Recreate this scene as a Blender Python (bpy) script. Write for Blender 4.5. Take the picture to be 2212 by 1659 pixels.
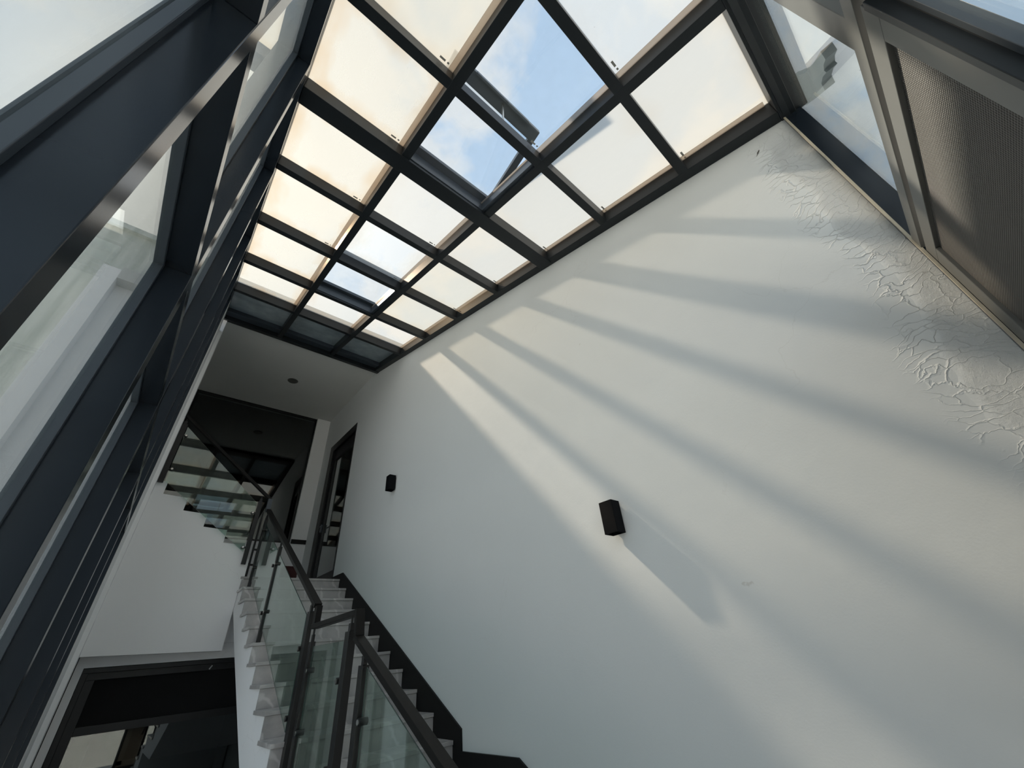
import bpy, math, random
from mathutils import Vector, Matrix
random.seed(7)
S = 2.3          # metres per layout unit
ZC = 1.5         # camera height above the hall floor
C = bpy.context.scene.collection
for o in list(bpy.data.objects): bpy.data.objects.remove(o)

# ------------------------------------------------------------------ camera
cam_d = bpy.data.cameras.new('camera'); cam = bpy.data.objects.new('camera', cam_d); C.objects.link(cam)
right = Vector((0.75230735, -0.65397764, -0.07966746))
down = Vector((0.316783, 0.46511336, -0.82663057))
fwd = Vector((0.5776523, 0.59664295, 0.5570772))
m = Matrix.Identity(4)
for i, v in enumerate((right, -down, -fwd)):
    for r in range(3): m[r][i] = v[r]
m.translation = Vector((0, 0, ZC))
cam.matrix_world = m
cam_d.sensor_width = 36; cam_d.lens = 844.3 / 2212 * 36
cam_d.clip_start = 0.02; cam_d.clip_end = 400
bpy.context.scene.camera = cam

# ------------------------------------------------------------------ exposure
sc = bpy.context.scene
sc.view_settings.view_transform = 'Standard'; sc.view_settings.look = 'None'
sc.view_settings.gamma = 1.0; sc.view_settings.use_curve_mapping = False
sc.view_settings.exposure = 0.56

# ------------------------------------------------------------------ node helper
class NT:
    def __init__(s, tree): s.t = tree; s.n = tree.nodes; s.l = tree.links; s.n.clear()
    def add(s, typ, ins=None, **props):
        n = s.n.new(typ)
        for k, v in props.items(): setattr(n, k, v)
        for k, v in (ins or {}).items():
            if isinstance(v, bpy.types.NodeSocket): s.l.new(v, n.inputs[k])
            else: n.inputs[k].default_value = v
        return n
    def math(s, op, a, b=0.0, c=None, clamp=False):
        d = {0: a, 1: b}
        if c is not None: d[2] = c
        return s.add('ShaderNodeMath', d, operation=op, use_clamp=clamp).outputs[0]
    def ramp(s, fac, stops, interp='LINEAR'):
        n = s.add('ShaderNodeValToRGB', {0: fac}); cr = n.color_ramp; cr.interpolation = interp
        while len(cr.elements) > len(stops): cr.elements.remove(cr.elements[-1])
        while len(cr.elements) < len(stops): cr.elements.new(1)
        for e, (p, c) in zip(cr.elements, stops): e.position = p; e.color = (c[0], c[1], c[2], 1) if hasattr(c, '__len__') else (c, c, c, 1)
        return n.outputs[0]
    def mix(s, fac, a, b, blend='MIX'):
        n = s.add('ShaderNodeMix', data_type='RGBA', blend_type=blend)
        for idx, v in ((0, fac), (6, a), (7, b)):
            if isinstance(v, bpy.types.NodeSocket): s.l.new(v, n.inputs[idx])
            else: n.inputs[idx].default_value = (*v, 1) if hasattr(v, '__len__') and len(v) == 3 else v
        return n.outputs[2]

# ------------------------------------------------------------------ sky
SUN = Vector((-0.248, 1.0, 1.225)).normalized()      # direction towards the sun
w = bpy.data.worlds.new('sky'); sc.world = w; w.use_nodes = True
t = NT(w.node_tree)
tc = t.add('ShaderNodeTexCoord')
sp = t.add('ShaderNodeSeparateXYZ', {0: tc.outputs['Generated']})
z = t.math('MAXIMUM', sp.outputs[2], 0.08)
# project the direction on a cloud layer
px = t.math('DIVIDE', sp.outputs[0], z); py = t.math('DIVIDE', sp.outputs[1], z)
cv = t.add('ShaderNodeCombineXYZ', {0: px, 1: py, 2: 0.35})
no = t.add('ShaderNodeTexNoise', {'Vector': cv.outputs[0], 'Scale': 2.3, 'Detail': 9, 'Roughness': 0.58, 'Distortion': 0.25})
cl = t.ramp(no.outputs[0], [(0.47, 0), (0.56, 1)])
hor = t.ramp(sp.outputs[2], [(0.0, (0.52, 0.60, 0.68)), (0.45, (0.38, 0.49, 0.62)), (1.0, (0.33, 0.45, 0.60))])
dotn = t.add('ShaderNodeVectorMath', {0: tc.outputs['Generated'], 1: tuple(SUN)}, operation='DOT_PRODUCT')
glow = t.ramp(dotn.outputs[1], [(0.0, 0.0), (0.90, 0.05), (0.97, 0.5), (1.0, 1.0)])
base = t.mix(cl, hor, (0.56, 0.585, 0.61))
skyc = t.mix(glow, base, (0.98, 0.94, 0.86))
grd = t.ramp(sp.outputs[2], [(0.0, 0), (0.02, 1)])
full = t.mix(grd, (0.16, 0.16, 0.15), skyc)
bg = t.add('ShaderNodeBackground', {0: full, 1: 1.0})
t.l.new(bg.outputs[0], t.add('ShaderNodeOutputWorld').inputs[0])

# ------------------------------------------------------------------ sun
sd = bpy.data.lights.new('sun', 'SUN'); sd.energy = 7.5; sd.angle = math.radians(1.9); sd.color = (1.0, 0.88, 0.72)
so = bpy.data.objects.new('sun', sd); C.objects.link(so)
so.rotation_euler = SUN.to_track_quat('Z', 'Y').to_euler(); so.location = (-3, 10, 14)

# ------------------------------------------------------------------ materials
def mat(name):
    mm = bpy.data.materials.new(name); mm.use_nodes = True
    return mm, NT(mm.node_tree)
def pbr(name, col, rough=0.5, metal=0.0, spec=0.5, bump=0.0, bscale=40, var=0.0, coat=0.0):
    mm, t = mat(name)
    tc = t.add('ShaderNodeTexCoord')
    b = t.add('ShaderNodeBsdfPrincipled', {'Roughness': rough, 'Metallic': metal, 'Specular IOR Level': spec, 'Coat Weight': coat, 'Coat Roughness': 0.08})
    if var or bump:
        n = t.add('ShaderNodeTexNoise', {'Vector': tc.outputs['Object'], 'Scale': bscale, 'Detail': 4})
    if var:
        c = t.mix(n.outputs[0], tuple(max(0, x * (1 - var)) for x in col), tuple(x * (1 + var) for x in col)); t.l.new(c, b.inputs['Base Color'])
    else: b.inputs['Base Color'].default_value = (*col, 1)
    if bump:
        bp = t.add('ShaderNodeBump', {'Height': n.outputs[0], 'Strength': bump, 'Distance': 0.004}); t.l.new(bp.outputs[0], b.inputs['Normal'])
    t.l.new(b.outputs[0], t.add('ShaderNodeOutputMaterial').inputs[0])
    return mm
M = {}
M['steel'] = pbr('dark_painted_steel', (0.014, 0.0175, 0.021), 0.38, bscale=6, var=0.12, spec=0.26)
M['mullion'] = pbr('satin_dark_aluminium', (0.012, 0.017, 0.024), 0.20, bscale=6, var=0.1, spec=0.42)
M['sash'] = pbr('blue_grey_aluminium', (0.045, 0.057, 0.072), 0.3, bscale=8, var=0.1)
M['greyframe'] = pbr('lit_grey_aluminium', (0.10, 0.10, 0.094), 0.38, bscale=8, var=0.08)  # dark frame metal seen lit; that brightness is put into the base colour
M['black'] = pbr('black_metal', (0.006, 0.006, 0.0065), 0.42, bscale=9, var=0.1)
M['lamp'] = pbr('matt_black_powder_coat', (0.003, 0.0035, 0.005), 0.7, bscale=60, bump=0.15, spec=0.12)
M['rail'] = pbr('dark_brown_black_rail', (0.010, 0.0095, 0.009), 0.45, bscale=9, var=0.15, spec=0.14)
M['skirt'] = pbr('black_stone_skirting', (0.004, 0.004, 0.004), 0.5, bscale=12, var=0.2, spec=0.3)
M['chrome'] = pbr('brushed_steel', (0.55, 0.55, 0.53), 0.25, metal=1.0)
M['seal'] = pbr('pale_sealant', (0.42, 0.38, 0.30), 0.4, bscale=30, var=0.2)
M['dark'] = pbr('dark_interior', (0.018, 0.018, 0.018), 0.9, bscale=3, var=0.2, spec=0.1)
M['darkslab'] = pbr('dark_roof_slab', (0.05, 0.06, 0.07), 0.8, bscale=3, var=0.2)
M['red'] = pbr('dark_red_fabric', (0.035, 0.003, 0.004), 0.8, bscale=40, var=0.3, bump=0.3)
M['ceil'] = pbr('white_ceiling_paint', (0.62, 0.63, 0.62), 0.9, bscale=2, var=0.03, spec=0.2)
def streaked():
    mm, t = mat('streaked_grey_render')
    geo = t.add('ShaderNodeNewGeometry')
    mp = t.add('ShaderNodeMapping', {'Vector': geo.outputs['Position'], 'Scale': (5, 5, 0.35)})
    n = t.add('ShaderNodeTexNoise', {'Vector': mp.outputs[0], 'Scale': 1.6, 'Detail': 6, 'Roughness': 0.6})
    col = t.ramp(n.outputs[0], [(0.3, (0.50, 0.54, 0.50)), (0.5, (0.68, 0.71, 0.67)), (0.7, (0.84, 0.86, 0.82))])
    b = t.add('ShaderNodeBsdfPrincipled', {'Base Color': col, 'Roughness': 0.9})
    t.l.new(b.outputs[0], t.add('ShaderNodeOutputMaterial').inputs[0])
    return mm
M['outwall'] = streaked()
M['scallop'] = pbr('scallop_grey', (0.12, 0.15, 0.17), 0.7, bscale=3, var=0.2)
M['ground'] = pbr('concrete_ground', (0.66, 0.65, 0.63), 0.9, bscale=2, var=0.2)
M['floor'] = pbr('grey_floor_tile', (0.52, 0.50, 0.48), 0.35, bscale=1.5, var=0.15)
M['plastic'] = pbr('clear_white_plastic', (0.6, 0.6, 0.58), 0.35)
M['gecko'] = pbr('dark_gecko_skin', (0.05, 0.045, 0.04), 0.7, bscale=200, var=0.3)

def caulk():
    mm, t = mat('translucent_sealant')
    geo = t.add('ShaderNodeNewGeometry')
    n = t.add('ShaderNodeTexNoise', {'Vector': geo.outputs['Position'], 'Scale': 3.0, 'Detail': 4})
    c = t.mix(n.outputs[0], (0.46, 0.40, 0.36), (0.54, 0.52, 0.49))
    a = t.add('ShaderNodeBsdfTranslucent', {0: c}); b = t.add('ShaderNodeBsdfDiffuse', {0: c})
    tr = t.add('ShaderNodeBsdfTransparent', {0: (0.85, 0.80, 0.75, 1)})
    mx = t.add('ShaderNodeMixShader', {0: 0.4, 1: a.outputs[0], 2: b.outputs[0]})
    mx = t.add('ShaderNodeMixShader', {0: 0.45, 1: mx.outputs[0], 2: tr.outputs[0]})
    t.l.new(mx.outputs[0], t.add('ShaderNodeOutputMaterial').inputs[0])
    return mm
M['caulk'] = caulk()
# white plaster wall with blistered paint near the window corner, hairline cracks
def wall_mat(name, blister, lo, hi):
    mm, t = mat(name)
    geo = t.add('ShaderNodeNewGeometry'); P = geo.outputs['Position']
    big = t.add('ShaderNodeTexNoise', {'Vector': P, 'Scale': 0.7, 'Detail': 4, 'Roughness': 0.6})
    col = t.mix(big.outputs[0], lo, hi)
    fine = t.add('ShaderNodeTexNoise', {'Vector': P, 'Scale': 90, 'Detail': 3})
    tro = t.add('ShaderNodeTexNoise', {'Vector': P, 'Scale': 3.5, 'Detail': 3, 'Roughness': 0.6})
    h = t.math('ADD', t.math('MULTIPLY', fine.outputs[0], 0.06), t.math('MULTIPLY', tro.outputs[0], 0.5))
    # hairline cracks: thin voronoi edges kept only in a few patches
    warp = t.add('ShaderNodeTexNoise', {'Vector': P, 'Scale': 4, 'Detail': 5})
    wsc = t.add('ShaderNodeVectorMath', {0: warp.outputs[1], 3: 0.35}, operation='SCALE')
    wv = t.add('ShaderNodeVectorMath', {0: P, 1: wsc.outputs[0]}, operation='ADD')
    vo = t.add('ShaderNodeTexVoronoi', {'Vector': wv.outputs[0], 'Scale': 1.1}, feature='DISTANCE_TO_EDGE')
    line = t.ramp(vo.outputs[0], [(0.0, 1), (0.002, 0)])
    pm = t.add('ShaderNodeTexNoise', {'Vector': P, 'Scale': 0.9, 'Detail': 1, 'W': 3.0}, noise_dimensions='4D')
    line = t.math('MULTIPLY', line, t.ramp(pm.outputs[0], [(0.56, 0), (0.66, 1)]))
    col = t.mix(t.math('MULTIPLY', line, 0.16), col, (0.42, 0.41, 0.39))
    # small scuffs
    sv = t.add('ShaderNodeTexVoronoi', {'Vector': wv.outputs[0], 'Scale': 2.2})
    sc_ = t.ramp(sv.outputs[0], [(0.012, 1), (0.022, 0)])
    col = t.mix(t.math('MULTIPLY', sc_, 0.35), col, (0.40, 0.38, 0.34))
    b = t.add('ShaderNodeBsdfPrincipled', {'Roughness': 0.75, 'Specular IOR Level': 0.25})
    if blister:
        sx = t.add('ShaderNodeSeparateXYZ', {0: P})
        wn = t.add('ShaderNodeTexNoise', {'Vector': P, 'Scale': 2.3, 'Detail': 3})
        # distance from the corner line y = -0.197u
        d = t.math('SUBTRACT', t.math('ADD', sx.outputs[1], 0.197 * S), t.math('MULTIPLY', wn.outputs[0], 0.26))
        mask = t.ramp(d, [(0.0, 1), (0.10, 0.55), (0.16, 0)])
        zm = t.ramp(t.math('DIVIDE', sx.outputs[2], 5.0), [(0.40, 0.3), (0.60, 1), (0.80, 1), (0.855, 0)])
        mask = t.math('MULTIPLY', mask, zm)
        # flakes elongated away from the corner
        mp = t.add('ShaderNodeMapping', {'Vector': wv.outputs[0], 'Rotation': (0.35, 0, 0), 'Scale': (1, 9, 22)})
        v2 = t.add('ShaderNodeTexVoronoi', {'Vector': mp.outputs[0], 'Scale': 1.0}, feature='DISTANCE_TO_EDGE')
        n2 = t.add('ShaderNodeTexNoise', {'Vector': P, 'Scale': 42, 'Detail': 8, 'Roughness': 0.75})
        nearm = t.ramp(t.math('ADD', d, 0.05), [(0.0, 1), (0.05, 0.9), (0.09, 0)])
        ed = t.ramp(v2.outputs[0], [(0.0, 1), (0.03, 0.3), (0.08, 0)])
        bl = t.math('MULTIPLY', t.math('ADD', t.math('MULTIPLY', ed, 1.3), t.math('MULTIPLY', t.math('MULTIPLY', n2.outputs[0], 3.6), nearm)), mask)
        h = t.math('ADD', h, bl)
        near = t.ramp(t.math('ADD', sx.outputs[1], 0.197 * S), [(0.0, 1), (0.10, 0)])
        dm = t.math('MULTIPLY', near, t.math('MULTIPLY', n2.outputs[0], t.math('MULTIPLY', zm, 0.5)))
        col = t.mix(dm, col, (0.45, 0.40, 0.30))
    # brown damp stain in the recess corner behind the door
    bp = t.add('ShaderNodeBump', {'Height': h, 'Strength': 0.7, 'Distance': 0.008})
    t.l.new(bp.outputs[0], b.inputs['Normal']); t.l.new(col, b.inputs['Base Color'])
    t.l.new(b.outputs[0], t.add('ShaderNodeOutputMaterial').inputs[0])
    return mm
M['wall'] = wall_mat('white_plaster', False, (0.86, 0.87, 0.885), (0.90, 0.905, 0.92))  # paler than wallR: missing light on the stair wall put into its colour
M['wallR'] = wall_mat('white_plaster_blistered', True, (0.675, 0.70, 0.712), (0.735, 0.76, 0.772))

# grey veined marble
def marble():
    mm, t = mat('grey_veined_marble')
    geo = t.add('ShaderNodeNewGeometry'); P = geo.outputs['Position']
    mp = t.add('ShaderNodeMapping', {'Vector': P, 'Rotation': (0.6, 0.5, 0.3)})
    n = t.add('ShaderNodeTexNoise', {'Vector': mp.outputs[0], 'Scale': 3.2, 'Detail': 7, 'Roughness': 0.62, 'Distortion': 0.8})
    col = t.ramp(n.outputs[0], [(0.25, (0.30, 0.29, 0.29)), (0.5, (0.42, 0.405, 0.40)), (0.75, (0.54, 0.52, 0.51))])
    wv = t.add('ShaderNodeTexWave', {'Vector': mp.outputs[0], 'Scale': 1.6, 'Distortion': 9, 'Detail': 4, 'Detail Roughness': 0.6})
    vein = t.ramp(wv.outputs[1], [(0.0, 0), (0.93, 0), (1.0, 1)])
    col = t.mix(t.math('MULTIPLY', vein, 0.5), col, (0.72, 0.70, 0.69))
    b = t.add('ShaderNodeBsdfPrincipled', {'Base Color': col, 'Roughness': 0.3})
    t.l.new(b.outputs[0], t.add('ShaderNodeOutputMaterial').inputs[0])
    return mm
M['marble'] = marble()

# clear architectural glass: fresnel reflection over tinted transparency
def clear_glass(name, tint=(0.90, 0.925, 0.925), dirt=0.0, ior=1.5, gain=1.0):
    mm, t = mat(name)
    gg = t.add('ShaderNodeNewGeometry')
    dt = t.add('ShaderNodeVectorMath', {0: gg.outputs['Normal'], 1: gg.outputs['Incoming']}, operation='DOT_PRODUCT')
    fc = t.math('POWER', t.math('SUBTRACT', 1.0, t.math('ABSOLUTE', dt.outputs['Value'])), 5.0)
    f = t.math('MULTIPLY', t.math('MULTIPLY_ADD', fc, 0.96, 0.04), gain, clamp=True)
    tr = t.add('ShaderNodeBsdfTransparent', {0: (*tint, 1)})
    gl = t.add('ShaderNodeBsdfGlossy', {0: (0.95, 0.98, 0.97, 1), 'Roughness': 0.01})
    base = tr.outputs[0]
    if dirt:
        geo = t.add('ShaderNodeNewGeometry')
        mp = t.add('ShaderNodeMapping', {'Vector': geo.outputs['Position'], 'Scale': (3, 3, 0.7)})
        n = t.add('ShaderNodeTexNoise', {'Vector': mp.outputs[0], 'Scale': 4, 'Detail': 6})
        df = t.add('ShaderNodeBsdfDiffuse', {0: (0.55, 0.58, 0.55, 1)})
        mx = t.add('ShaderNodeMixShader', {0: t.math('MULTIPLY', n.outputs[0], dirt), 1: base, 2: df.outputs[0]}); base = mx.outputs[0]
    mx = t.add('ShaderNodeMixShader', {0: f, 1: base, 2: gl.outputs[0]})
    t.l.new(mx.outputs[0], t.add('ShaderNodeOutputMaterial').inputs[0])
    return mm
M['glass'] = clear_glass('clear_glass', dirt=0.10)
M['railglass'] = clear_glass('greenish_safety_glass', (0.74, 0.83, 0.79), dirt=0.10, gain=1.5)
M['darkglass'] = clear_glass('dark_partition_glass', (0.55, 0.58, 0.58), gain=2.0)
M['sky_clear'] = clear_glass('clear_roof_glass', (0.97, 0.99, 1.0), dirt=0.06)

# milky roof glass; k = share of haze, stain = rust strength
def roof_glass(name, haze, tint, stain, patch=0.0, seed=0.0):
    mm, t = mat(name)
    tc = t.add('ShaderNodeTexCoord'); G = tc.outputs['Generated']; 
    geo = t.add('ShaderNodeNewGeometry'); P = geo.outputs['Position']
    g = t.add('ShaderNodeSeparateXYZ', {0: G})
    mp = t.add('ShaderNodeMapping', {'Vector': P, 'Scale': (2.4, 0.9, 1), 'Location': (seed, seed * 2.3, 0)})
    n = t.add('ShaderNodeTexNoise', {'Vector': mp.outputs[0], 'Scale': 1.6, 'Detail': 6, 'Roughness': 0.6})
    # run-off stain gathers at the low (near) edge, the sides and the far edge
    ex = t.math('ABSOLUTE', t.math('SUBTRACT', g.outputs[0], 0.5)); ey = t.math('ABSOLUTE', t.math('SUBTRACT', g.outputs[1], 0.5))
    e = t.math('MAXIMUM', ex, ey)
    e = t.math('ADD', e, t.math('MULTIPLY', t.math('SUBTRACT', n.outputs[0], 0.5), 0.55))
    st = t.math('MULTIPLY', t.ramp(e, [(0.33, 0), (0.60, 1)]), stain)
    tr_c = t.mix(st, tint, (0.95, 0.80, 0.62))
    tr = t.add('ShaderNodeBsdfTransparent', {0: tr_c})
    tl_c = t.mix(st, (0.455, 0.46, 0.445), (0.43, 0.37, 0.29))
    tl = t.add('ShaderNodeBsdfTranslucent', {0: tl_c})
    df = t.add('ShaderNodeBsdfDiffuse', {0: (0.5, 0.5, 0.47, 1)})
    hz = t.add('ShaderNodeMixShader', {0: 0.15, 1: tl.outputs[0], 2: df.outputs[0]})
    hf = haze
    if patch:   # partly wiped pane: haze only round the edges
        hf = t.ramp(e, [(0.20, haze * patch), (0.42, haze)])
        hf = t.add('ShaderNodeRGBToBW', {0: hf}).outputs[0]
    else:
        hf = t.math('ADD', t.math('MULTIPLY', n.outputs[0], 0.12), haze - 0.06)
    vo = t.add('ShaderNodeTexVoronoi', {'Vector': P, 'Scale': 7})
    sp_ = t.ramp(vo.outputs[0], [(0.012, 1), (0.022, 0)])
    mx = t.add('ShaderNodeMixShader', {0: hf, 1: tr.outputs[0], 2: hz.outputs[0]})
    dk = t.add('ShaderNodeBsdfDiffuse', {0: (0.12, 0.11, 0.10, 1)})
    mx = t.add('ShaderNodeMixShader', {0: t.math('MULTIPLY', sp_, 0.3), 1: mx.outputs[0], 2: dk.outputs[0]})
    t.l.new(mx.outputs[0], t.add('ShaderNodeOutputMaterial').inputs[0])
    return mm
M['milk_warm'] = roof_glass('milky_roof_glass_rusty', 0.42, (1.0, 0.995, 0.96), 0.75, seed=1.3)
M['milk_warm2'] = roof_glass('milky_roof_glass_light_rust', 0.45, (1.0, 0.98, 0.92), 0.35, seed=4.1)
M['milk'] = roof_glass('milky_roof_glass', 0.46, (1.0, 0.985, 0.95), 0.12, seed=2.2)
M['milk_cool'] = roof_glass('milky_roof_glass_cool', 0.36, (0.97, 0.985, 0.99), 0.08, seed=5.0)
M['milk_thin'] = roof_glass('milky_roof_glass_thin', 0.30, (1.0, 0.985, 0.95), 0.35, seed=6.0)
M['patch'] = roof_glass('partly_clear_roof_glass', 0.36, (0.97, 0.99, 1.0), 0.10, patch=0.12, seed=3.0)
M['shadeglass'] = pbr('dirty_glass_over_slab', (0.28, 0.34, 0.38), 0.18, bscale=5, var=0.5)

def mesh_fabric():
    mm, t = mat('insect_screen')
    geo = t.add('ShaderNodeNewGeometry')
    s_ = t.add('ShaderNodeSeparateXYZ', {0: geo.outputs['Position']})
    a = t.math('SINE', t.math('MULTIPLY', s_.outputs[0], 2 * math.pi / 0.008))
    b_ = t.math('SINE', t.math('MULTIPLY', s_.outputs[2], 2 * math.pi / 0.008))
    h = t.math('ADD', a, b_)
    col = t.ramp(t.math('MULTIPLY_ADD', h, 0.25, 0.5), [(0.2, (0.035, 0.033, 0.030)), (0.8, (0.12, 0.112, 0.10))])
    b = t.add('ShaderNodeBsdfPrincipled', {'Base Color': col, 'Roughness': 0.6})
    bp = t.add('ShaderNodeBump', {'Height': h, 'Strength': 0.6, 'Distance': 0.003}); t.l.new(bp.outputs[0], b.inputs['Normal'])
    t.l.new(b.outputs[0], t.add('ShaderNodeOutputMaterial').inputs[0])
    return mm
M['screen'] = mesh_fabric()
M['stamp'] = pbr('grey_print', (0.42, 0.42, 0.40), 0.6)
M['glassedge'] = pbr('green_glass_edge', (0.03, 0.07, 0.06), 0.25)

# ------------------------------------------------------------------ geometry helpers (layout units in, metres out)
def P(x, y, z): return (x * S, y * S, z * S + ZC)
class MB:
    def __init__(s): s.v = []; s.f = []; s.mi = []
    def hexa(s, pts, mi=0):
        b = len(s.v); s.v += pts
        for f in ((0, 3, 2, 1), (4, 5, 6, 7), (0, 1, 5, 4), (1, 2, 6, 5), (2, 3, 7, 6), (3, 0, 4, 7)):
            s.f.append(tuple(b + i for i in f)); s.mi.append(mi)
        return s
    def box(s, x0, x1, y0, y1, z0, z1, mi=0):
        x0, x1 = sorted((x0, x1)); y0, y1 = sorted((y0, y1)); z0, z1 = sorted((z0, z1))
        return s.hexa([P(x0, y0, z0), P(x1, y0, z0), P(x1, y1, z0), P(x0, y1, z0), P(x0, y0, z1), P(x1, y0, z1), P(x1, y1, z1), P(x0, y1, z1)], mi)
    def prism(s, pts, ax, a, b, mi=0):
        """extrude polygon (2-D list) along axis ax ('x' -> pts are (y,z), 'y' -> (x,z)) from a to b"""
        def mk(p, q): return P(q, p[0], p[1]) if ax == 'x' else P(p[0], q, p[1])
        n = len(pts); base = len(s.v)
        s.v += [mk(p, a) for p in pts] + [mk(p, b) for p in pts]
        s.f.append(tuple(range(base, base + n))); s.mi.append(mi)
        s.f.append(tuple(range(base + 2 * n - 1, base + n - 1, -1))); s.mi.append(mi)
        for i in range(n):
            j = (i + 1) % n
            s.f.append((base + i, base + n + i, base + n + j, base + j)); s.mi.append(mi)
        return s
    def bar(s, p0, p1, wside, hup, up=(0, 0, 1), mi=0):
        """rectangular bar between two unit points; wside/hup full sizes in units"""
        a = Vector(p0); b = Vector(p1); d = (b - a).normalized(); u = Vector(up)
        sd_ = d.cross(u).normalized(); u = sd_.cross(d).normalized()
        q = []
        for c in (a, b):
            for sx, su in ((-1, -1), (1, -1), (1, 1), (-1, 1)):
                q.append(P(*(c + sd_ * sx * wside / 2 + u * su * hup / 2)))
        return s.hexa(q, mi)
    def cyl(s, p0, p1, r0, r1=None, n=16, mi=0):
        r1 = r0 if r1 is None else r1
        a = Vector(p0); b = Vector(p1); d = (b - a).normalized()
        u = Vector((0, 0, 1)) if abs(d.z) < .9 else Vector((1, 0, 0))
        e1 = d.cross(u).normalized(); e2 = d.cross(e1)
        base = len(s.v)
        for c, r in ((a, r0), (b, r1)):
            for k in range(n):
                an = 2 * math.pi * k / n
                s.v.append(P(*(c + e1 * r * math.cos(an) + e2 * r * math.sin(an))))
        for k in range(n):
            j = (k + 1) % n
            s.f.append((base + k, base + j, base + n + j, base + n + k)); s.mi.append(mi)
        s.f.append(tuple(base + n - 1 - k for k in range(n))); s.mi.append(mi)
        s.f.append(tuple(base + n + k for k in range(n))); s.mi.append(mi)
        return s
    def build(s, name, mats, parent=None, bevel=0.0, smooth=False):
        me = bpy.data.meshes.new(name)
        if not isinstance(mats, (list, tuple)): mats = [mats]
        org = Vector((0, 0, 0))
        if parent is None and s.v:
            xs = [v[0] for v in s.v]; ys = [v[1] for v in s.v]; zs = [v[2] for v in s.v]
            org = Vector(((min(xs) + max(xs)) / 2, (min(ys) + max(ys)) / 2, min(zs)))
        elif parent is not None: org = WL[parent.name]
        me.from_pydata([tuple(Vector(v) - org) for v in s.v], [], s.f)
        for mt in mats: me.materials.append(mt)
        for p_, i in zip(me.polygons, s.mi): p_.material_index = i; p_.use_smooth = smooth
        import bmesh
        bm = bmesh.new(); bm.from_mesh(me); bmesh.ops.recalc_face_normals(bm, faces=bm.faces); bm.to_mesh(me); bm.free()
        o = bpy.data.objects.new(name, me); C.objects.link(o)
        if parent is None: o.location = org
        else: o.parent = parent
        WL[o.name] = org
        if bevel:
            bv = o.modifiers.new('bevel', 'BEVEL'); bv.width = bevel; bv.segments = 2; bv.limit_method = 'ANGLE'
        return o
WL = {}
def tag(o, label=None, cat=None, group=None, kind=None):
    if label: o['label'] = label
    if cat: o['category'] = cat
    if group: o['group'] = group
    if kind: o['kind'] = kind
    return o
def thing(name, label, cat, loc=(0, 0, 0), group=None, kind=None):
    o = bpy.data.objects.new(name, None); o.empty_display_size = 0.1; C.objects.link(o)
    o.location = P(*loc); WL[o.name] = Vector(P(*loc))
    return tag(o, label, cat, group, kind)
def copy_tree(o, parent=None):
    c = o.copy(); C.objects.link(c); c.parent = parent
    for ch in list(o.children): copy_tree(ch, c)
    return c
def st(o, label, cat='wall'): return tag(o, label, cat, None, 'structure')

def rp(y): return 1.196 + 0.2718 * (y + 0.19)      # underside of the sloping roof frame
def slope_box(mb, x0, x1, y0, y1, h0, h1, mi=0):
    x0, x1 = sorted((x0, x1)); y0, y1 = sorted((y0, y1))
    q = []
    for h in (h0, h1):
        for x, y in ((x0, y0), (x1, y0), (x1, y1), (x0, y1)): q.append(P(x, y, rp(y) + h))
    return mb.hexa(q, mi)

# ------------------------------------------------------------------ room shell
FZ = -ZC / S           # hall floor
XL, XR, YN, YF = -0.075, 1.0, -0.197, 3.65
ZS = 1.985             # flat ceiling over the upper landing
LZ = 0.44              # upper landing level
st(MB().box(-0.6, 1.08, -0.4, 5.2, FZ - 0.08, FZ).build('floor', M['floor']), 'grey tiled floor of the stair hall', 'floor')
w_ = MB()
# right wall, with the door hole (y 2.89-3.46, z .44-1.63)
w_.prism([(-0.205, FZ), (2.89, FZ), (2.89, 2.05), (-0.205, 1.345)], 'x', 1.0, 1.08)
w_.box(1.0, 1.08, 2.89, 3.46, FZ, 0.44).box(1.0, 1.08, 2.89, 3.46, 1.63, 2.05).box(1.0, 1.08, 3.46, 3.75, FZ, 2.05)
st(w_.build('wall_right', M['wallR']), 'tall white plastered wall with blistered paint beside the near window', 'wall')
# left pillar + wall beyond it
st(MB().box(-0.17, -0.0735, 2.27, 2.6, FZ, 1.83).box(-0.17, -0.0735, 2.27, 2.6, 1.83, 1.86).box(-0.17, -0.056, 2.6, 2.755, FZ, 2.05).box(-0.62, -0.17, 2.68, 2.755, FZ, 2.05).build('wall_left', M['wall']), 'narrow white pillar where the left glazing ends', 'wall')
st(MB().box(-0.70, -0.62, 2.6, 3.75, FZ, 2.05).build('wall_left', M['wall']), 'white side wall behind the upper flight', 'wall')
# soffit over the landing
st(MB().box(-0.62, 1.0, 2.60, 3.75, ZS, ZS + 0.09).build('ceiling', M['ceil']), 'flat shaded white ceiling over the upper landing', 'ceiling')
# far wall: sill below the big window, right column
fw = MB().box(-0.62, 1.0, YF, YF + 0.07, LZ - 0.1, 0.835).box(0.882, 1.0, YF, YF + 0.07, 0.835, ZS).box(-0.62, -0.10, YF, YF + 0.07, 0.835, ZS)
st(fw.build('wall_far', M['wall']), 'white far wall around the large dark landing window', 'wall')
# landing slab
st(MB().box(0.475, 1.0, 2.80, YF, LZ - 0.07, LZ - 0.012).build('floor', M['ceil']), 'concrete slab of the upper landing', 'floor')
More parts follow.
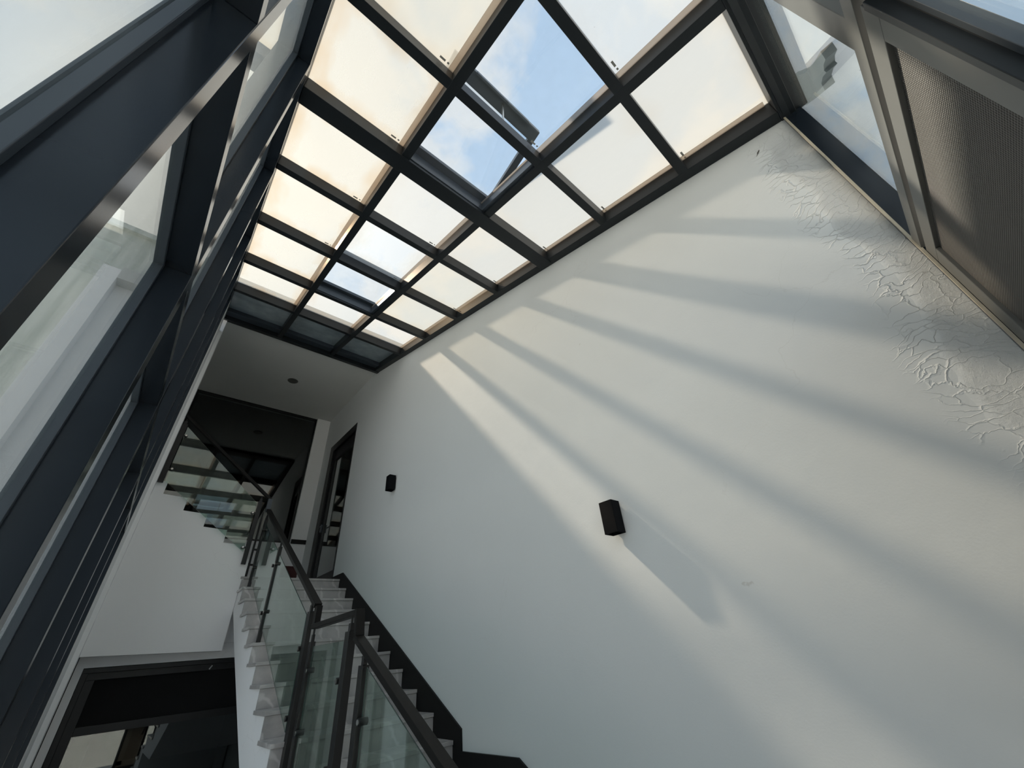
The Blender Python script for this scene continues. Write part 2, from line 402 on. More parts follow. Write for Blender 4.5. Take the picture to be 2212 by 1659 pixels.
# storey wall below the upper flight, stepped top edge
zig = [(-0.20, 0.965), (-0.122, 0.965), (-0.122, 0.895), (-0.010, 0.895), (-0.010, 0.828), (0.100, 0.821), (0.100, 0.754), (0.212, 0.747), (0.212, 0.680), (0.325, 0.673), (0.325, 0.606), (0.438, 0.599), (0.438, 0.530), (0.50, 0.528), (0.50, LZ), (0.56, LZ), (0.56, 0.10), (-0.20, 0.113)]
zig = [(x, z) for x, z in zig if x > -0.13]
zig = [(-0.062, 0.897), (-0.010, 0.895), (-0.010, 0.828), (0.100, 0.821), (0.100, 0.754), (0.212, 0.747), (0.212, 0.680), (0.325, 0.673), (0.325, 0.606), (0.438, 0.599), (0.438, 0.528), (0.470, 0.527), (0.470, 0.425), (0.4605, 0.425), (0.4605, 0.102), (-0.062, 0.113)]
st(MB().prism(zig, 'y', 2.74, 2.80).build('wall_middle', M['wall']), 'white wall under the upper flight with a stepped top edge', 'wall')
# recessed inner wall round the lower door
lw = MB().box(0.4605, 1.0, 2.82, 2.88, 0.14, 0.428).box(-0.055, -0.0275, 2.84, 2.93, FZ, 0.0735).box(-0.055, 1.0, 2.84, 2.93, 0.0735, 0.14).box(0.72, 1.0, 2.84, 2.93, FZ, 0.0735)
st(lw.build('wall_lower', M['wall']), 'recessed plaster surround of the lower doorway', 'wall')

# dark rooms behind the openings
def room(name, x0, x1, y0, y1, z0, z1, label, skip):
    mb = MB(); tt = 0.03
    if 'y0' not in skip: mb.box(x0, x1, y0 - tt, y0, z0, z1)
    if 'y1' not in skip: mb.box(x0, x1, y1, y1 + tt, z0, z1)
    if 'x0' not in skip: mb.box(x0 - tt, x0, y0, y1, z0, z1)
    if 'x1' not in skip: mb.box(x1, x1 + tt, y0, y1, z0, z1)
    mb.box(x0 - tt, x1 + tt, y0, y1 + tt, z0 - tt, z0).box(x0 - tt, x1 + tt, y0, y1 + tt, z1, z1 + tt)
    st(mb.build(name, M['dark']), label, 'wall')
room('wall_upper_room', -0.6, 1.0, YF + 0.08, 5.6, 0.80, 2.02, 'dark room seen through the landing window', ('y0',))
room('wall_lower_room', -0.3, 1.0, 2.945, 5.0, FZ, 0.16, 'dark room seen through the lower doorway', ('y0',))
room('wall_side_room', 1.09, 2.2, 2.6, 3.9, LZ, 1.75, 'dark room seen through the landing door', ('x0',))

# ------------------------------------------------------------------ roof
roof = thing('skylight_roof', 'sloping glazed roof on dark steel rafters with milky panes', 'glass roof', (0.46, 1.2, rp(1.2)))
HB = 0.058
bars = [2.15, 1.80, 1.435, 1.065, 0.749, 0.403, 0.091]       # far edges of the cross bars
widths = {0.749: 0.064}
YT = -0.19
for x0, x1 in ((0.242, 0.272), (0.599, 0.629)):
    slope_box(MB(), x0, x1, YT, 2.60, 0.0, HB + 0.004).build('rafter', M['steel'], roof, bevel=0.003)
slope_box(MB(), XL - 0.035, XL, YT, 2.60, 0.0, HB + 0.004).build('edge_rafter', M['steel'], roof, bevel=0.003)
slope_box(MB(), 0.962, 0.999, YT, 2.60, 0.0, HB + 0.004).build('edge_rafter', M['steel'], roof, bevel=0.003)
for yb in bars:
    wd = widths.get(yb, 0.03)
    low = -0.006 if yb == 0.749 else 0.0005
    slope_box(MB(), XL, 0.985, yb - wd, yb, low, HB + 0.002).build('main_beam' if yb == 0.749 else 'crossbar', M['steel'], roof, bevel=0.003)
slope_box(MB(), XL - 0.03, 0.999, 2.575, 2.615, -0.004, HB + 0.01).build('end_beam', M['steel'], roof, bevel=0.003)
slope_box(MB(), XL, 0.985, 2.50, 2.575, 0.028, HB).build('end_ledge', M['sash'], roof, bevel=0.003)
slope_box(MB(), XL - 0.03, 0.999, YT - 0.035, YT, -0.002, HB + 0.01).build('end_beam', M['steel'], roof, bevel=0.003)
cols = [(XL, 0.242), (0.272, 0.599), (0.629, 0.980)]
rows = [(YT, 0.061), (0.091, 0.373), (0.403, 0.685), (0.749, 1.035), (1.065, 1.405), (1.435, 1.77), (1.80, 2.12), (2.15, 2.50)]
style = {0: ['milk', 'patch', 'milk_cool'], 1: ['milk_warm2', 'sky_clear', 'milk'], 2: ['milk_warm', None, 'milk'], 3: ['milk_warm', 'milk_cool', 'milk'],
         4: ['milk_warm', 'patch', 'milk_warm2'], 5: ['milk_warm', None, 'milk_warm2'], 6: ['milk_warm', 'milk_thin', 'milk_thin'], 7: ['shadeglass'] * 3}
style[0] = ['milk', 'milk_cool', 'milk']
for ri, (y0, y1) in enumerate(rows):
    for ci, (x0, x1) in enumerate(cols):
        k = style[ri][ci]
        if not k: continue
        # the first row sits in front of the crossbar at y .061 up to the end beam
        gp = slope_box(MB(), x0 - 0.008, x1 + 0.008, y0 - 0.008, y1 + 0.008, HB, HB + 0.004).build('glass_pane', M[k], roof)
        if ri < 5:   # small unreadable maker's stamp in the far right corner of each pane
            sm = slope_box(MB(), x1 - 0.050, x1 - 0.032, y1 - 0.014, y1 - 0.008, HB - 0.0012, HB - 0.0004)
            slope_box(sm, x1 - 0.026, x1 - 0.020, y1 - 0.014, y1 - 0.009, HB - 0.0012, HB - 0.0004)
            sm.build('glass_stamp', M['stamp'], gp)
# glazing joint strips along the rafters (pale sealant seen at the pane edges)
for x in (0.226, 0.583, 0.946):
    slope_box(MB(), x, x + 0.016, YT + 0.01, 2.12, HB - 0.003, HB - 0.0005).build('sealant_strip', M['caulk'], roof)
# solid parapet slab over the last row of panes
st(slope_box(MB(), XL - 0.1, 1.06, 2.215, 2.70, HB + 0.03, HB + 0.10).build('wall_parapet', M['darkslab']), 'solid slab lying over the last row of roof panes', 'slab')

# opening roof vents
def vent(label, x0, x1, yn, yh, ang_drop, rise):
    """leaf hinged at yh, near edge at yn raised by 'rise' above closed position"""
    r = thing('roof_vent', label, 'roof window', ((x0 + x1) / 2, yh, rp(yh) + HB))
    # fixed curb in the cell
    cb = MB()
    slope_box(cb, x0 + 0.022, x1 - 0.030, yh - 0.008, yh + 0.004, 0.012, HB + 0.012)
    slope_box(cb, x1 - 0.048, x1 - 0.030, yn + 0.03, yh, 0.012, HB + 0.012)
    slope_box(cb, x0 + 0.022, x0 + 0.028, yn + 0.03, yh, 0.03, HB + 0.012)
    cb.build('curb_frame', M['sash'], r, bevel=0.002)
    zh = rp(yh) + HB + 0.012; zn = rp(yn) + HB + 0.012 + rise
    sl = (zn - zh) / (yn - yh)
    def lz(y): return zh + (y - yh) * sl
    def leafbox(mb, a0, a1, b0, b1, t0, t1):
        q = []
        for h in (t0, t1):
            for x, y in ((a0, b0), (a1, b0), (a1, b1), (a0, b1)): q.append(P(x, y, lz(y) + h))
        return mb.hexa(q)
    fw_ = 0.026
    f = MB()
    leafbox(f, x0, x1, yn, yn + fw_ + 0.016, 0, 0.02); leafbox(f, x0, x1, yh - 0.030, yh, 0, 0.02)
    leafbox(f, x0, x0 + fw_, yn + fw_ + 0.008, yh - 0.030, 0, 0.02); leafbox(f, x1 - fw_, x1, yn + fw_ + 0.008, yh - 0.030, 0, 0.02)
    f.build('leaf_frame', M['sash'], r, bevel=0.002)
    leafbox(MB(), x0 + fw_ - 0.004, x1 - fw_ + 0.004, yn + fw_, yh - 0.026, 0.009, 0.013).build('leaf_glass', M['sky_clear'], r)
    # drip flange with notched ends on the near edge
    leafbox(MB(), x0 + 0.09, x1 - 0.06, yn - 0.004, yn + 0.003, -0.012, 0.004).build('drip_flange', M['sash'], r)
    if rise > 0.05:
        g = MB(); xm = (x0 + x1) / 2 + 0.02
        g.bar((xm, yn + 0.03, rp(yn + 0.03) + HB), (xm, yn + 0.015, lz(yn + 0.015)), 0.006, 0.006, up=(1, 0, 0)); g.build('stay_arm', M['chrome'], r)
    return r
vent('open roof vent tilted up beside the main roof beam, largest patch of blue sky', 0.250, 0.636, 0.374, 0.690, 0, 0.19)
vent('roof vent slightly ajar further up the slope, small patch of blue sky', 0.250, 0.636, 1.425, 1.775, 0, 0.018)

# ------------------------------------------------------------------ left glazed wall (window_1)
win1 = thing('window_1', 'full-height left glazing in deep dark aluminium mullions', 'window', (XL, 1.2, FZ), kind='structure')
my = [(-0.20, -0.176), (0.221, 0.245), (0.600, 0.634), (1.06, 1.092), (1.52, 1.552), (1.90, 1.93), (2.24, 2.27)]
DX = 0.034
for a, b in my:
    MB().prism([(a, FZ), (b, FZ), (b, rp(b) + 0.0), (a, rp(a) + 0.0)], 'x', XL, XL - DX).build('mullion', M['mullion'], win1, bevel=0.002)
for (a, b), (c, d) in zip(my[:-1], my[1:]):
    MB().box(XL - 0.0005, XL - DX, b, c, 0.508, 0.532).build('transom', M['mullion'], win1, bevel=0.002)
    MB().box(XL - 0.0005, XL - DX, b, c, FZ, FZ + 0.03).build('transom', M['mullion'], win1, bevel=0.002)
    MB().prism([(b, rp(b) - 0.035), (c, rp(c) - 0.035), (c, rp(c)), (b, rp(b))], 'x', XL - 0.0005, XL - DX).build('head_rail', M['mullion'], win1, bevel=0.002)
    # sash frame + pane below and above the transom
    for z0, z1f, z1c in ((FZ + 0.03, 0.508, 0.508), (0.532, rp(b) - 0.035, rp(c) - 0.035)):
        t_ = 0.007; xs0, xs1 = XL - DX + 0.001, XL - DX - 0.011
        fr = MB()
        fr.prism([(b, z0), (b + t_, z0), (b + t_, z1f), (b, z1f)], 'x', xs0, xs1)
        fr.prism([(c - t_, z0), (c, z0), (c, z1c), (c - t_, z1c)], 'x', xs0, xs1)
        fr.prism([(b + t_, z0), (c - t_, z0), (c - t_, z0 + t_), (b + t_, z0 + t_)], 'x', xs0, xs1)
        fr.prism([(b + t_, z1f - t_), (c - t_, z1c - t_), (c - t_, z1c), (b + t_, z1f)], 'x', xs0, xs1)
        f_ = fr.build('window_frame', M['sash'], win1, bevel=0.0015)
        MB().prism([(b + t_, z0 + t_), (c - t_, z0 + t_), (c - t_, z1c - t_), (b + t_, z1f - t_)], 'x', xs1 + 0.004, xs1 + 0.002).build('glass_pane', M['glass'], win1)

# ------------------------------------------------------------------ near window (window_2)
win2 = thing('window_2', 'tall near window in dark frames beside the blistered wall', 'window', (0.5, YN, FZ), kind='structure')
YB = -0.234
MB().box(XL - DX, 1.0, YB - 0.02, YN, 1.188, 1.25).build('head_rail', M['steel'], win2, bevel=0.002)
MB().box(0.992, 1.0, YB - 0.003, YN + 0.003, FZ, 1.19).build('jamb', M['mullion'], win2, bevel=0.002)
MB().box(0.988, 0.992, YN - 0.002, YN + 0.003, FZ, 1.19).build('jamb_bead', M['seal'], win2, bevel=0.001)
MB().box(0.459, 0.511, YB, YN, 0.628, 1.188).build('mullion', M['greyframe'], win2, bevel=0.002)
MB().box(XL, 0.992, YB, YN, 0.600, 0.630).build('transom', M['greyframe'], win2, bevel=0.002)
MB().box(0.419, 0.430, -0.222, YN, FZ, 0.575).build('mullion', M['steel'], win2, bevel=0.002)
MB().box(XL, 0.43, -0.222, YN - 0.01, 0.575, 0.60).build('head_rail', M['mullion'], win2, bevel=0.002)
MB().box(XL, 0.992, YB - 0.02, YN, FZ, FZ + 0.05).build('sill', M['mullion'], win2, bevel=0.002)
MB().box(0.505, 0.992, YB - 0.003, YB - 0.001, 0.628, 1.19).build('glass_pane', M['glass'], win2)
MB().box(XL, 0.462, YB - 0.003, YB - 0.001, 0.628, 1.19).build('glass_pane', M['glass'], win2)
MB().box(XL, 0.411, -0.218, -0.216, FZ + 0.05, 0.565).build('glass_pane', M['glass'], win2)
f = MB().box(0.432, 0.445, YB - 0.015, YB, 0.628, 1.188).box(0.20, 0.445, YB - 0.015, YB, 0.628, 0.645)
f.build('window_frame', M['sash'], win2, bevel=0.0015)
f = MB().box(0.410, 0.419, -0.222, -0.210, FZ + 0.05, 0.575).box(XL, 0.410, -0.222, -0.210, 0.562, 0.575)
f.build('window_frame', M['sash'], win2, bevel=0.0015)
# sliding insect-screen sash, x .43-.985, top .588
scr = thing('screen_sash', 'dark insect-screen sash in a lit grey frame beside the blistered wall', 'window screen', (0.7, -0.205, FZ + 0.05))
MB().box(0.430, 0.985, -0.212, -0.199, 0.552, 0.588).box(0.430, 0.466, -0.212, -0.199, FZ + 0.06, 0.552).box(0.935, 0.985, -0.212, -0.199, FZ + 0.06, 0.552).box(0.430, 0.985, -0.212, -0.199, FZ + 0.05, FZ + 0.09).build('sash_frame', M['greyframe'], scr, bevel=0.002)
MB().box(0.466, 0.935, -0.207, -0.205, FZ + 0.09, 0.552).build('mesh_panel', M['screen'], scr)

# ------------------------------------------------------------------ landing window (window_3)
win3 = thing('window_3', 'large dark glass window above the landing sill in a thin black frame', 'window', (0.4, YF, 0.835), kind='structure')
fr = MB().box(-0.10, 0.882, YF + 0.02, YF + 0.04, ZS - 0.018, ZS).box(0.866, 0.882, YF + 0.02, YF + 0.04, 0.835, ZS - 0.018).box(-0.10, -0.06, YF + 0.02, YF + 0.04, 0.835, ZS - 0.018).box(-0.06, 0.866, YF + 0.02, YF + 0.04, 0.835, 0.852)
fr.build('window_frame', M['black'], win3, bevel=0.001)
MB().box(-0.06, 0.866, YF + 0.028, YF + 0.031, 0.852, ZS - 0.018).build('glass_pane', M['darkglass'], win3)
st(MB().box(0.884, 0.998, YF - 0.008, YF, 0.835, 0.868).build('baseboard_far', M['skirt']), 'short black skirting at the foot of the white column', 'skirting')

# ------------------------------------------------------------------ landing door (door_1) in the right wall
d1 = thing('door_1', 'narrow black-framed glass door in the right wall at the top of the stairs', 'door', (1.0, 3.17, LZ), kind='structure')
fr = MB().box(0.998, 1.05, 2.892, 2.915, LZ, 1.628).box(0.998, 1.05, 3.375, 3.458, LZ, 1.628).box(0.998, 1.05, 2.915, 3.375, 1.56, 1.628)
fr.build('door_frame', M['black'], d1, bevel=0.003)
lf = MB().box(1.012, 1.035, 2.92, 2.955, LZ + 0.01, 1.555).box(1.012, 1.035, 3.32, 3.37, LZ + 0.01, 1.555).box(1.012, 1.035, 2.955, 3.32, 1.46, 1.555).box(1.012, 1.035, 2.955, 3.32, LZ + 0.01, LZ + 0.09)
leaf = lf.build('door_leaf', M['black'], d1, bevel=0.003)
MB().box(1.022, 1.025, 2.955, 3.32, LZ + 0.09, 1.46).build('glass_pane', M['darkglass'], leaf)
MB().box(1.0, 1.012, 3.335, 3.350, 0.86, 0.92).bar((0.995, 3.342, 0.90), (0.995, 3.29, 0.90), 0.006, 0.008).build('door_handle', M['sash'], leaf, bevel=0.001)

# ------------------------------------------------------------------ lower door (door_2)
d2 = thing('door_2', 'black-framed doorway under the upper flight', 'door', (0.3, 2.82, FZ), kind='structure')
ZD = 0.072
DY = 0.05
fr = MB().box(-0.026, 0.72, 2.850, 2.910, ZD - 0.018, ZD).box(-0.026, -0.006, 2.850, 2.910, FZ, ZD - 0.018).box(0.70, 0.72, 2.850, 2.910, FZ, ZD - 0.018)
fr.build('door_frame', M['black'], d2, bevel=0.002)
fr = MB().box(-0.006, 0.70, 2.870, 2.900, ZD - 0.045, ZD - 0.018).box(-0.006, 0.026, 2.870, 2.900, FZ, ZD - 0.045).box(0.026, 0.70, 2.875, 2.900, -0.165, -0.135)
lf2 = fr.build('door_leaf', M['black'], d2, bevel=0.002)
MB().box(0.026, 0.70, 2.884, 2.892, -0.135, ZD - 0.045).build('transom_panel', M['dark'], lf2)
MB().box(0.026, 0.70, 2.884, 2.886, FZ + 0.02, -0.165).build('glass_pane', M['darkglass'], lf2)
MB().bar((0.455, 2.847, 0.046), (0.445, 2.847, 0.030), 0.004, 0.006).build('door_closer_pin', M['chrome'], d2, bevel=0.001)
# added pale panel imitating the window's reflection in the lower door glass
tag(MB().box(0.035, 0.095, 2.95, 2.98, FZ, -0.175).build('reflection_panel', M['seal']), 'pale panel inside the lower doorway standing in for a window reflection', 'panel')

# ------------------------------------------------------------------ main flight
XS = 0.458
RUN, RISE = 0.12645, 0.0683
noseY = [2.743 - RUN * k for k in range(11)]
noseZ = [LZ - RISE * k for k in range(11)]
fl = thing('staircase', 'straight flight of grey marble steps along the white right wall', 'staircase', (0.73, 2.1, -0.31))
# white waist slab with stepped top and sloping underside
poly = []
for k in range(11):
    poly += [(noseY[k] + 0.006, noseZ[k] - 0.012), (noseY[k] + 0.006, noseZ[k] - RISE - 0.012 if k < 10 else -0.318)]
LAND = LZ - RISE * 11
ys_end = 1.15
low = [(noseY[10] + 0.006, LAND - 0.012), (ys_end, LAND - 0.012), (ys_end, LAND - 0.10), (noseY[10] + 0.06, LAND - 0.10 - 0.0), (1.924, -0.25 - 0.0), (2.149, -0.107), (2.448, 0.082), (2.738, 0.275), (2.738, LZ - 0.012)]
body = [(2.79, LZ - 0.0125)]
for k in range(11):
    y = noseY[k] + 0.006
    body += [(y, noseZ[k] - 0.012), (y, noseZ[k] - RISE - 0.012)]
body += [(ys_end, LAND - 0.012), (ys_end, LAND - 0.10), (1.62, LAND - 0.10), (1.924, -0.25), (2.149, -0.107), (2.448, 0.082), (2.738, 0.275), (2.79, 0.31)]
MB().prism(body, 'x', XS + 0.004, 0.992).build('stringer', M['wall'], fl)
for k in range(11):
    yb = noseY[k - 1] + 0.006 if k else 2.86
    MB().box(XS - 0.004, 0.992, noseY[k] - 0.006, yb + 0.002, noseZ[k] - 0.0115, noseZ[k]).build('tread', M['marble'], fl, bevel=0.0025)
    MB().box(XS, 0.992, noseY[k] - 0.001, noseY[k] + 0.0055, noseZ[k] - RISE + 0.0002, noseZ[k] - 0.012).build('riser', M['marble'], fl)
MB().box(XS - 0.004, 0.992, ys_end, noseY[10] + 0.004, LAND - 0.0115, LAND).build('landing_slab', M['marble'], fl, bevel=0.0025)
# upper landing paving
st(MB().box(0.475, 1.0, 2.862, YF, LZ - 0.0115, LZ).build('floor', M['marble']), 'marble paving of the upper landing', 'floor')

# lower flight towards the hall floor
fl2 = thing('staircase', 'short lower flight of marble steps below the half landing', 'staircase', (0.73, 0.85, FZ))
nl = 5
for k in range(1, nl):
    zt = LAND - RISE * k; y1 = ys_end - RUN * (k - 1); y0 = ys_end - RUN * k
    MB().box(XS + 0.004, 0.992, y0 + 0.006, y1, FZ, zt - 0.012).build('step_block', M['wall'], fl2)
    MB().box(XS - 0.004, 0.992, y0 - 0.006, y1, zt - 0.0115, zt).build('tread', M['marble'], fl2, bevel=0.0025)
    MB().box(XS, 0.992, y0 - 0.001, y0 + 0.0055, zt - RISE, zt - 0.012).build('riser', M['marble'], fl2)
# upper flight treads going left (behind the stepped wall)
fl3 = thing('staircase', 'upper flight climbing left behind the stepped white wall', 'staircase', (0.2, 3.0, LZ))
sx = [(0.438, 0.528), (0.325, 0.602), (0.212, 0.676), (0.100, 0.750), (-0.010, 0.824), (-0.122, 0.898), (-0.234, 0.972)]
tz = [0.524, 0.595, 0.669, 0.743, 0.817, 0.890, 0.96]
for k, ((x, _), zt) in enumerate(zip(sx, tz)):
    xb = sx[k + 1][0] if k < 6 else -0.6
    MB().box(xb, x, 2.802, YF - 0.002, zt - 0.09, zt - 0.0115).build('step_block', M['wall'], fl3)
    MB().box(xb - 0.0, x + 0.005, 2.802, YF - 0.002, zt - 0.0112, zt).build('tread', M['marble'], fl3)

# black skirting along the right wall
sk = [(2.89, 0.473), (2.712, 0.473), (1.432, -0.212), (1.430, -0.268), (1.149, -0.262), (0.52, -0.60), (0.52, FZ), (0.70, FZ), (1.14, LAND - 0.10), (1.50, LAND - 0.10), (1.56, LAND - 0.02), (2.72, 0.30), (2.89, 0.43)]
st(MB().prism(sk, 'x', 0.9925, 0.9998).build('baseboard_right', M['skirt'], bevel=0.001), 'broad black skirting climbing the wall beside the stairs', 'skirting')

# ------------------------------------------------------------------ railings
XRL = 0.497      # railing plane
RW, RH = 0.024, 0.014
def clamp(parent, p, side):
    """glass clamp: arm from the post to a round button on the glass; side=(dx,dy)"""
    q = (p[0] + side[0], p[1] + side[1], p[2])
    mb = MB().bar(p, q, 0.008, 0.009)
    e = (-1, 0, 0) if abs(side[1]) > abs(side[0]) else (0, -1, 0)
    a = Vector(q); d = Vector(e)
    mb.cyl(tuple(a - d * 0.010), tuple(a + d * 0.012), 0.0075, n=14)
    c = mb.build('glass_clamp', M['black'], parent)
    MB().cyl(tuple(a + d * 0.0122), tuple(a + d * 0.0135), 0.0055, n=14).build('bolt', M['chrome'], c)
    return c
def post(parent, x, y, z0, z1, ax='y', wa=0.020, wb=0.014, pin=0.035, clamps=((+1, 0.3), (+1, 0.75)), base=True):
    """flat bar post; ax='y' railing runs along y. clamps: (direction along run, height fraction)"""
    mb = MB()
    a, b = (wb, wa) if ax == 'y' else (wa, wb)
    mb.box(x - a / 2, x + a / 2, y - b / 2, y + b / 2, z0, z1 - pin)
    mb.box(x - a / 2 * .55, x + a / 2 * .55, y - b / 2 * .55, y + b / 2 * .55, z1 - pin, z1 - pin * 0.45)
    mb.cyl((x, y, z1 - pin * 0.5), (x, y, z1), 0.0032, n=12)
    po = mb.build('post', M['black'], parent, bevel=0.0012)
    for d, h in clamps:
        zz = z0 + (z1 - pin - z0) * h
        clamp(po, (x, y, zz), (0, d * 0.026) if ax == 'y' else (d * 0.026, 0))
    return po
sl1 = 0.537
# A. rail of the main flight
r1 = thing('stair_railing', 'long black railing with glass panels following the marble stairs up to the dark window', 'railing', (XRL, 2.1, -0.2))
zA0, yA0 = 0.165, 1.533
zA1, yA1 = 0.800, 2.715
MB().bar((XRL, yA0, zA0), (XRL, yA1, zA1), RW, RH).build('handrail', M['rail'], r1, bevel=0.002)
post(r1, XRL, 1.594, -0.243, 0.190, clamps=((+1, 0.30), (+1, 0.74)), wa=0.028)
post(r1, XRL, 2.215, noseZ[5], 0.522, clamps=((-1, 0.30), (+1, 0.30), (-1, 0.8), (+1, 0.8)))
post(r1, XRL, 2.700, noseZ[1], 0.778, clamps=((-1, 0.28), (-1, 0.82)))
def gpane(parent, y0, y1, zf, zt, x=XRL, th=0.003):
    MB().prism([(y0, zf(y0)), (y1, zf(y1)), (y1, zt(y1)), (y0, zt(y0))], 'x', x - th / 2, x + th / 2).build('glass_panel', [M['railglass'], M['glassedge']], parent)
    for p_ in C.objects[-1].data.polygons[2:]: p_.material_index = 1
bot = lambda y: -0.150 + (y - 1.645) * 0.545
top = lambda y: 0.142 + (y - 1.619) * 0.535
gpane(r1, 1.632, 2.196, bot, top); gpane(r1, 2.234, 2.69, bot, top)
# B. level rail over the half landing
r2 = r1
MB().bar((XRL, 1.524, 0.1015), (XRL, 1.524, 0.164), RH + 0.004, RW, up=(0, 1, 0)).bar((XRL, 1.533, 0.106), (XRL, 1.190, 0.112), RW, RH).bar((XRL, 1.190, 0.119), (XRL, 1.176, 0.056), RW, RH, up=(0, 1, 0)).build('handrail', M['rail'], r2, bevel=0.002)
post(r2, XRL, 1.528, -0.243, 0.100, clamps=((-1, 0.30), (-1, 0.76)))
post(r2, XRL, 1.232, LAND, 0.106, clamps=((+1, 0.28), (+1, 0.72)), wa=0.028, wb=0.020)
gpane(r2, 1.258, 1.508, lambda y: -0.235, lambda y: 0.052)
# C. lower flight rail
r3 = r1
MB().bar((XRL, 1.183, 0.056), (XRL, 0.36, 0.056 - 0.823 * 0.500), RW, RH).build('handrail', M['rail'], r3, bevel=0.002)
post(r3, XRL, 1.125, LAND - RISE, 0.028, clamps=((-1, 0.30), (-1, 0.72)), wa=0.024, wb=0.018)
post(r3, XRL, 0.55, FZ, -0.272, clamps=((+1, 0.3), (+1, 0.75)))
gpane(r3, 0.57, 1.105, lambda y: -0.32 + (y - 1.105) * 0.52, lambda y: -0.012 + (y - 1.105) * 0.50)
# D. upper flight rail in the plane y = 2.72
r4 = r1
YU = 2.722
MB().bar((0.500, YU, 0.860), (-0.056, YU, 1.287), 0.022, 0.014).build('handrail', M['rail'], r4, bevel=0.002)
MB().bar((0.494, YU - 0.004, 0.792), (0.492, YU - 0.004, 0.866), 0.022, 0.022, up=(0, 1, 0)).build('handrail_riser', M['sash'], r4, bevel=0.002)
post(r4, 0.445, YU, 0.497, 0.880, ax='x', wa=0.022, wb=0.012, clamps=((-1, 0.25), (-1, 0.80)))
post(r4, -0.043, YU, 0.880, 1.265, ax='x', wa=0.026, wb=0.012, clamps=((+1, 0.22), (+1, 0.80)))
g_ = [(-0.026, 0.892), (0.428, 0.560), (0.428, 0.835), (-0.026, 1.218)]
MB().prism(g_, 'y', YU - 0.0015, YU + 0.0015).build('glass_panel', M['railglass'], r4)
# E. landing edge panel behind the corner
r5 = r1
post(r5, 0.482, 2.768, LZ, 0.80, ax='x', wa=0.010, wb=0.010, clamps=((+1, 0.2), (+1, 0.45)))

# ------------------------------------------------------------------ wall lamps
def sconce(label):
    r = thing('wall_lamp', label, 'wall lamp', (1.0, 0, 0), group='black box wall lamps')
    x0, x1, a, b_, z0, z1, tt = 0.955, 0.994, -0.0215, 0.0215, -0.044, 0.044, 0.002
    mb = MB().box(x0, x0 + tt, a, b_, z0, z1).box(x1 - tt, x1, a, b_, z0, z1).box(x0 + tt, x1 - tt, a, a + tt, z0, z1).box(x0 + tt, x1 - tt, b_ - tt, b_, z0, z1)
    mb.build('lamp_body', M['lamp'], r, bevel=0.0008)
    MB().box(x0 + tt, x1 - tt, a + tt, b_ - tt, -0.012, 0.012).build('inner_plate', M['lamp'], r)
    MB().cyl((0.974, 0, -0.026), (0.974, 0, -0.012), 0.013).build('lens', M['plastic'], r)
    MB().cyl((0.974, 0, 0.012), (0.974, 0, 0.026), 0.013).build('lens', M['plastic'], r)
    MB().box(x1, 0.9995, -0.016, 0.016, -0.034, 0.034).build('wall_bracket', M['black'], r)
    return r
s1 = sconce('black box wall lamp standing out lower on the sunlit wall, nearer the viewer')
WLs = (1.0 * S, 0.653 * S, 0.282 * S + ZC); s1.location = WLs
s2 = copy_tree(s1); s2.location = (1.0 * S, 2.108 * S, 0.855 * S + ZC)
s2['label'] = 'black box wall lamp on the shaded wall near the landing door, smaller in view'

# ceiling downlight
dl = thing('ceiling_light', 'small round recessed downlight in the shaded landing ceiling', 'ceiling light', (0.50, 3.13, ZS))
MB().cyl((0.50, 3.13, ZS - 0.004), (0.50, 3.13, ZS - 0.0005), 0.036, 0.040, n=32).build('trim_ring', M['greyframe'], dl)
MB().cyl((0.50, 3.13, ZS - 0.006), (0.50, 3.13, ZS - 0.004), 0.026, 0.028, n=24).build('lens', M['greyframe'], dl)

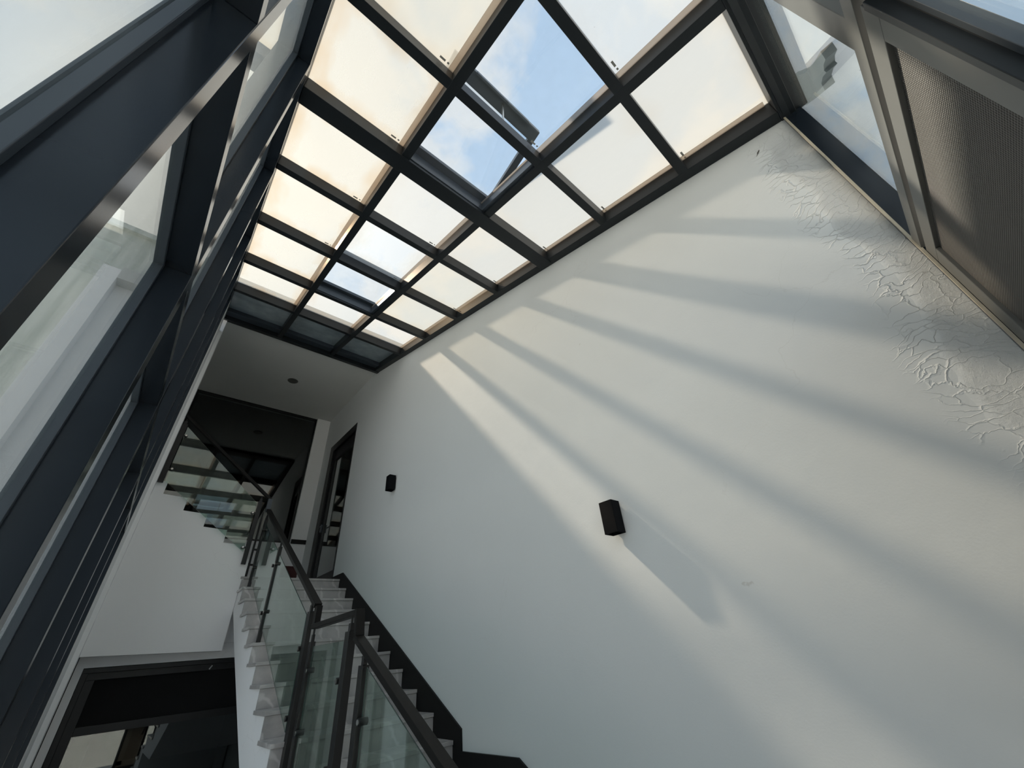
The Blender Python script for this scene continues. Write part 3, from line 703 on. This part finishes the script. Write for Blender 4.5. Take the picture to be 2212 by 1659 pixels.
# dark red crate by the landing door
cr = thing('storage_crate', 'dark red crate on the landing floor by the door', 'crate', (0.77, 3.05, LZ))
MB().box(0.728, 0.812, 3.02, 3.10, LZ, LZ + 0.008).box(0.728, 0.812, 3.02, 3.026, LZ + 0.008, LZ + 0.105).box(0.728, 0.812, 3.094, 3.10, LZ + 0.008, LZ + 0.105).box(0.728, 0.734, 3.026, 3.094, LZ + 0.008, LZ + 0.105).box(0.806, 0.812, 3.026, 3.094, LZ + 0.008, LZ + 0.105).build('crate_body', M['red'], cr, bevel=0.001)
MB().box(0.724, 0.816, 3.016, 3.104, LZ + 0.105, LZ + 0.113).build('lid', M['red'], cr, bevel=0.001)

# small gecko on the wall under the roof edge
gk = MB()
p0 = Vector((0.9985, -0.110, 1.158)); p1 = Vector((0.9985, -0.099, 1.145)); 
def lerp(a, b, t_): return tuple(a + (b - a) * t_)
gk.cyl(lerp(p0, p1, 0.0), lerp(p0, p1, 0.18), 0.0007, 0.0016, n=8).cyl(lerp(p0, p1, 0.18), lerp(p0, p1, 0.5), 0.0016, 0.0014, n=8).cyl(lerp(p0, p1, 0.5), lerp(p0, p1, 1.25), 0.0014, 0.0002, n=8)
gk.cyl((0.9988, -0.1065, 1.1535), (0.9988, -0.103, 1.1555), 0.0006, n=6).cyl((0.9988, -0.104, 1.150), (0.9988, -0.1015, 1.1525), 0.0005, n=6)
tag(gk.build('gecko', M['gecko']), 'tiny dark gecko on the white wall just under the roof edge', 'gecko')

# ------------------------------------------------------------------ outside
st(MB().box(-14, 14, -14, 14, FZ - 0.12, FZ - 0.09).build('ground', M['ground']), 'pale paved ground outside the glazing', 'ground')
st(MB().box(-3.2, -0.175, 2.70, 2.78, FZ - 0.09, 2.44).build('wall_outer', M['outwall']), 'tall pale grey streaked outer wall seen through the left glazing', 'wall')
st(MB().box(-3.25, -0.16, 2.67, 2.80, 2.44, 2.48).build('trim_1', M['outwall']), 'thin coping on the pale streaked outer wall', 'coping')
ev = [(1.218, 1.582), (1.111, 1.454), (1.032, 1.37), (1.052, 1.352), (1.086, 1.382), (1.114, 1.395), (1.117, 1.383), (1.156, 1.426), (1.201, 1.46), (1.229, 1.453), (1.331, 1.573), (1.458, 1.726), (1.462, 1.79), (1.35, 1.79)]  # scalloped plate added in place of a reflection in the near window
st(MB().prism(ev, 'y', -0.36, -0.39).build('trim_2', M['scallop']), 'grey eave-like scalloped edge standing in for a reflection in the near window', 'eave')
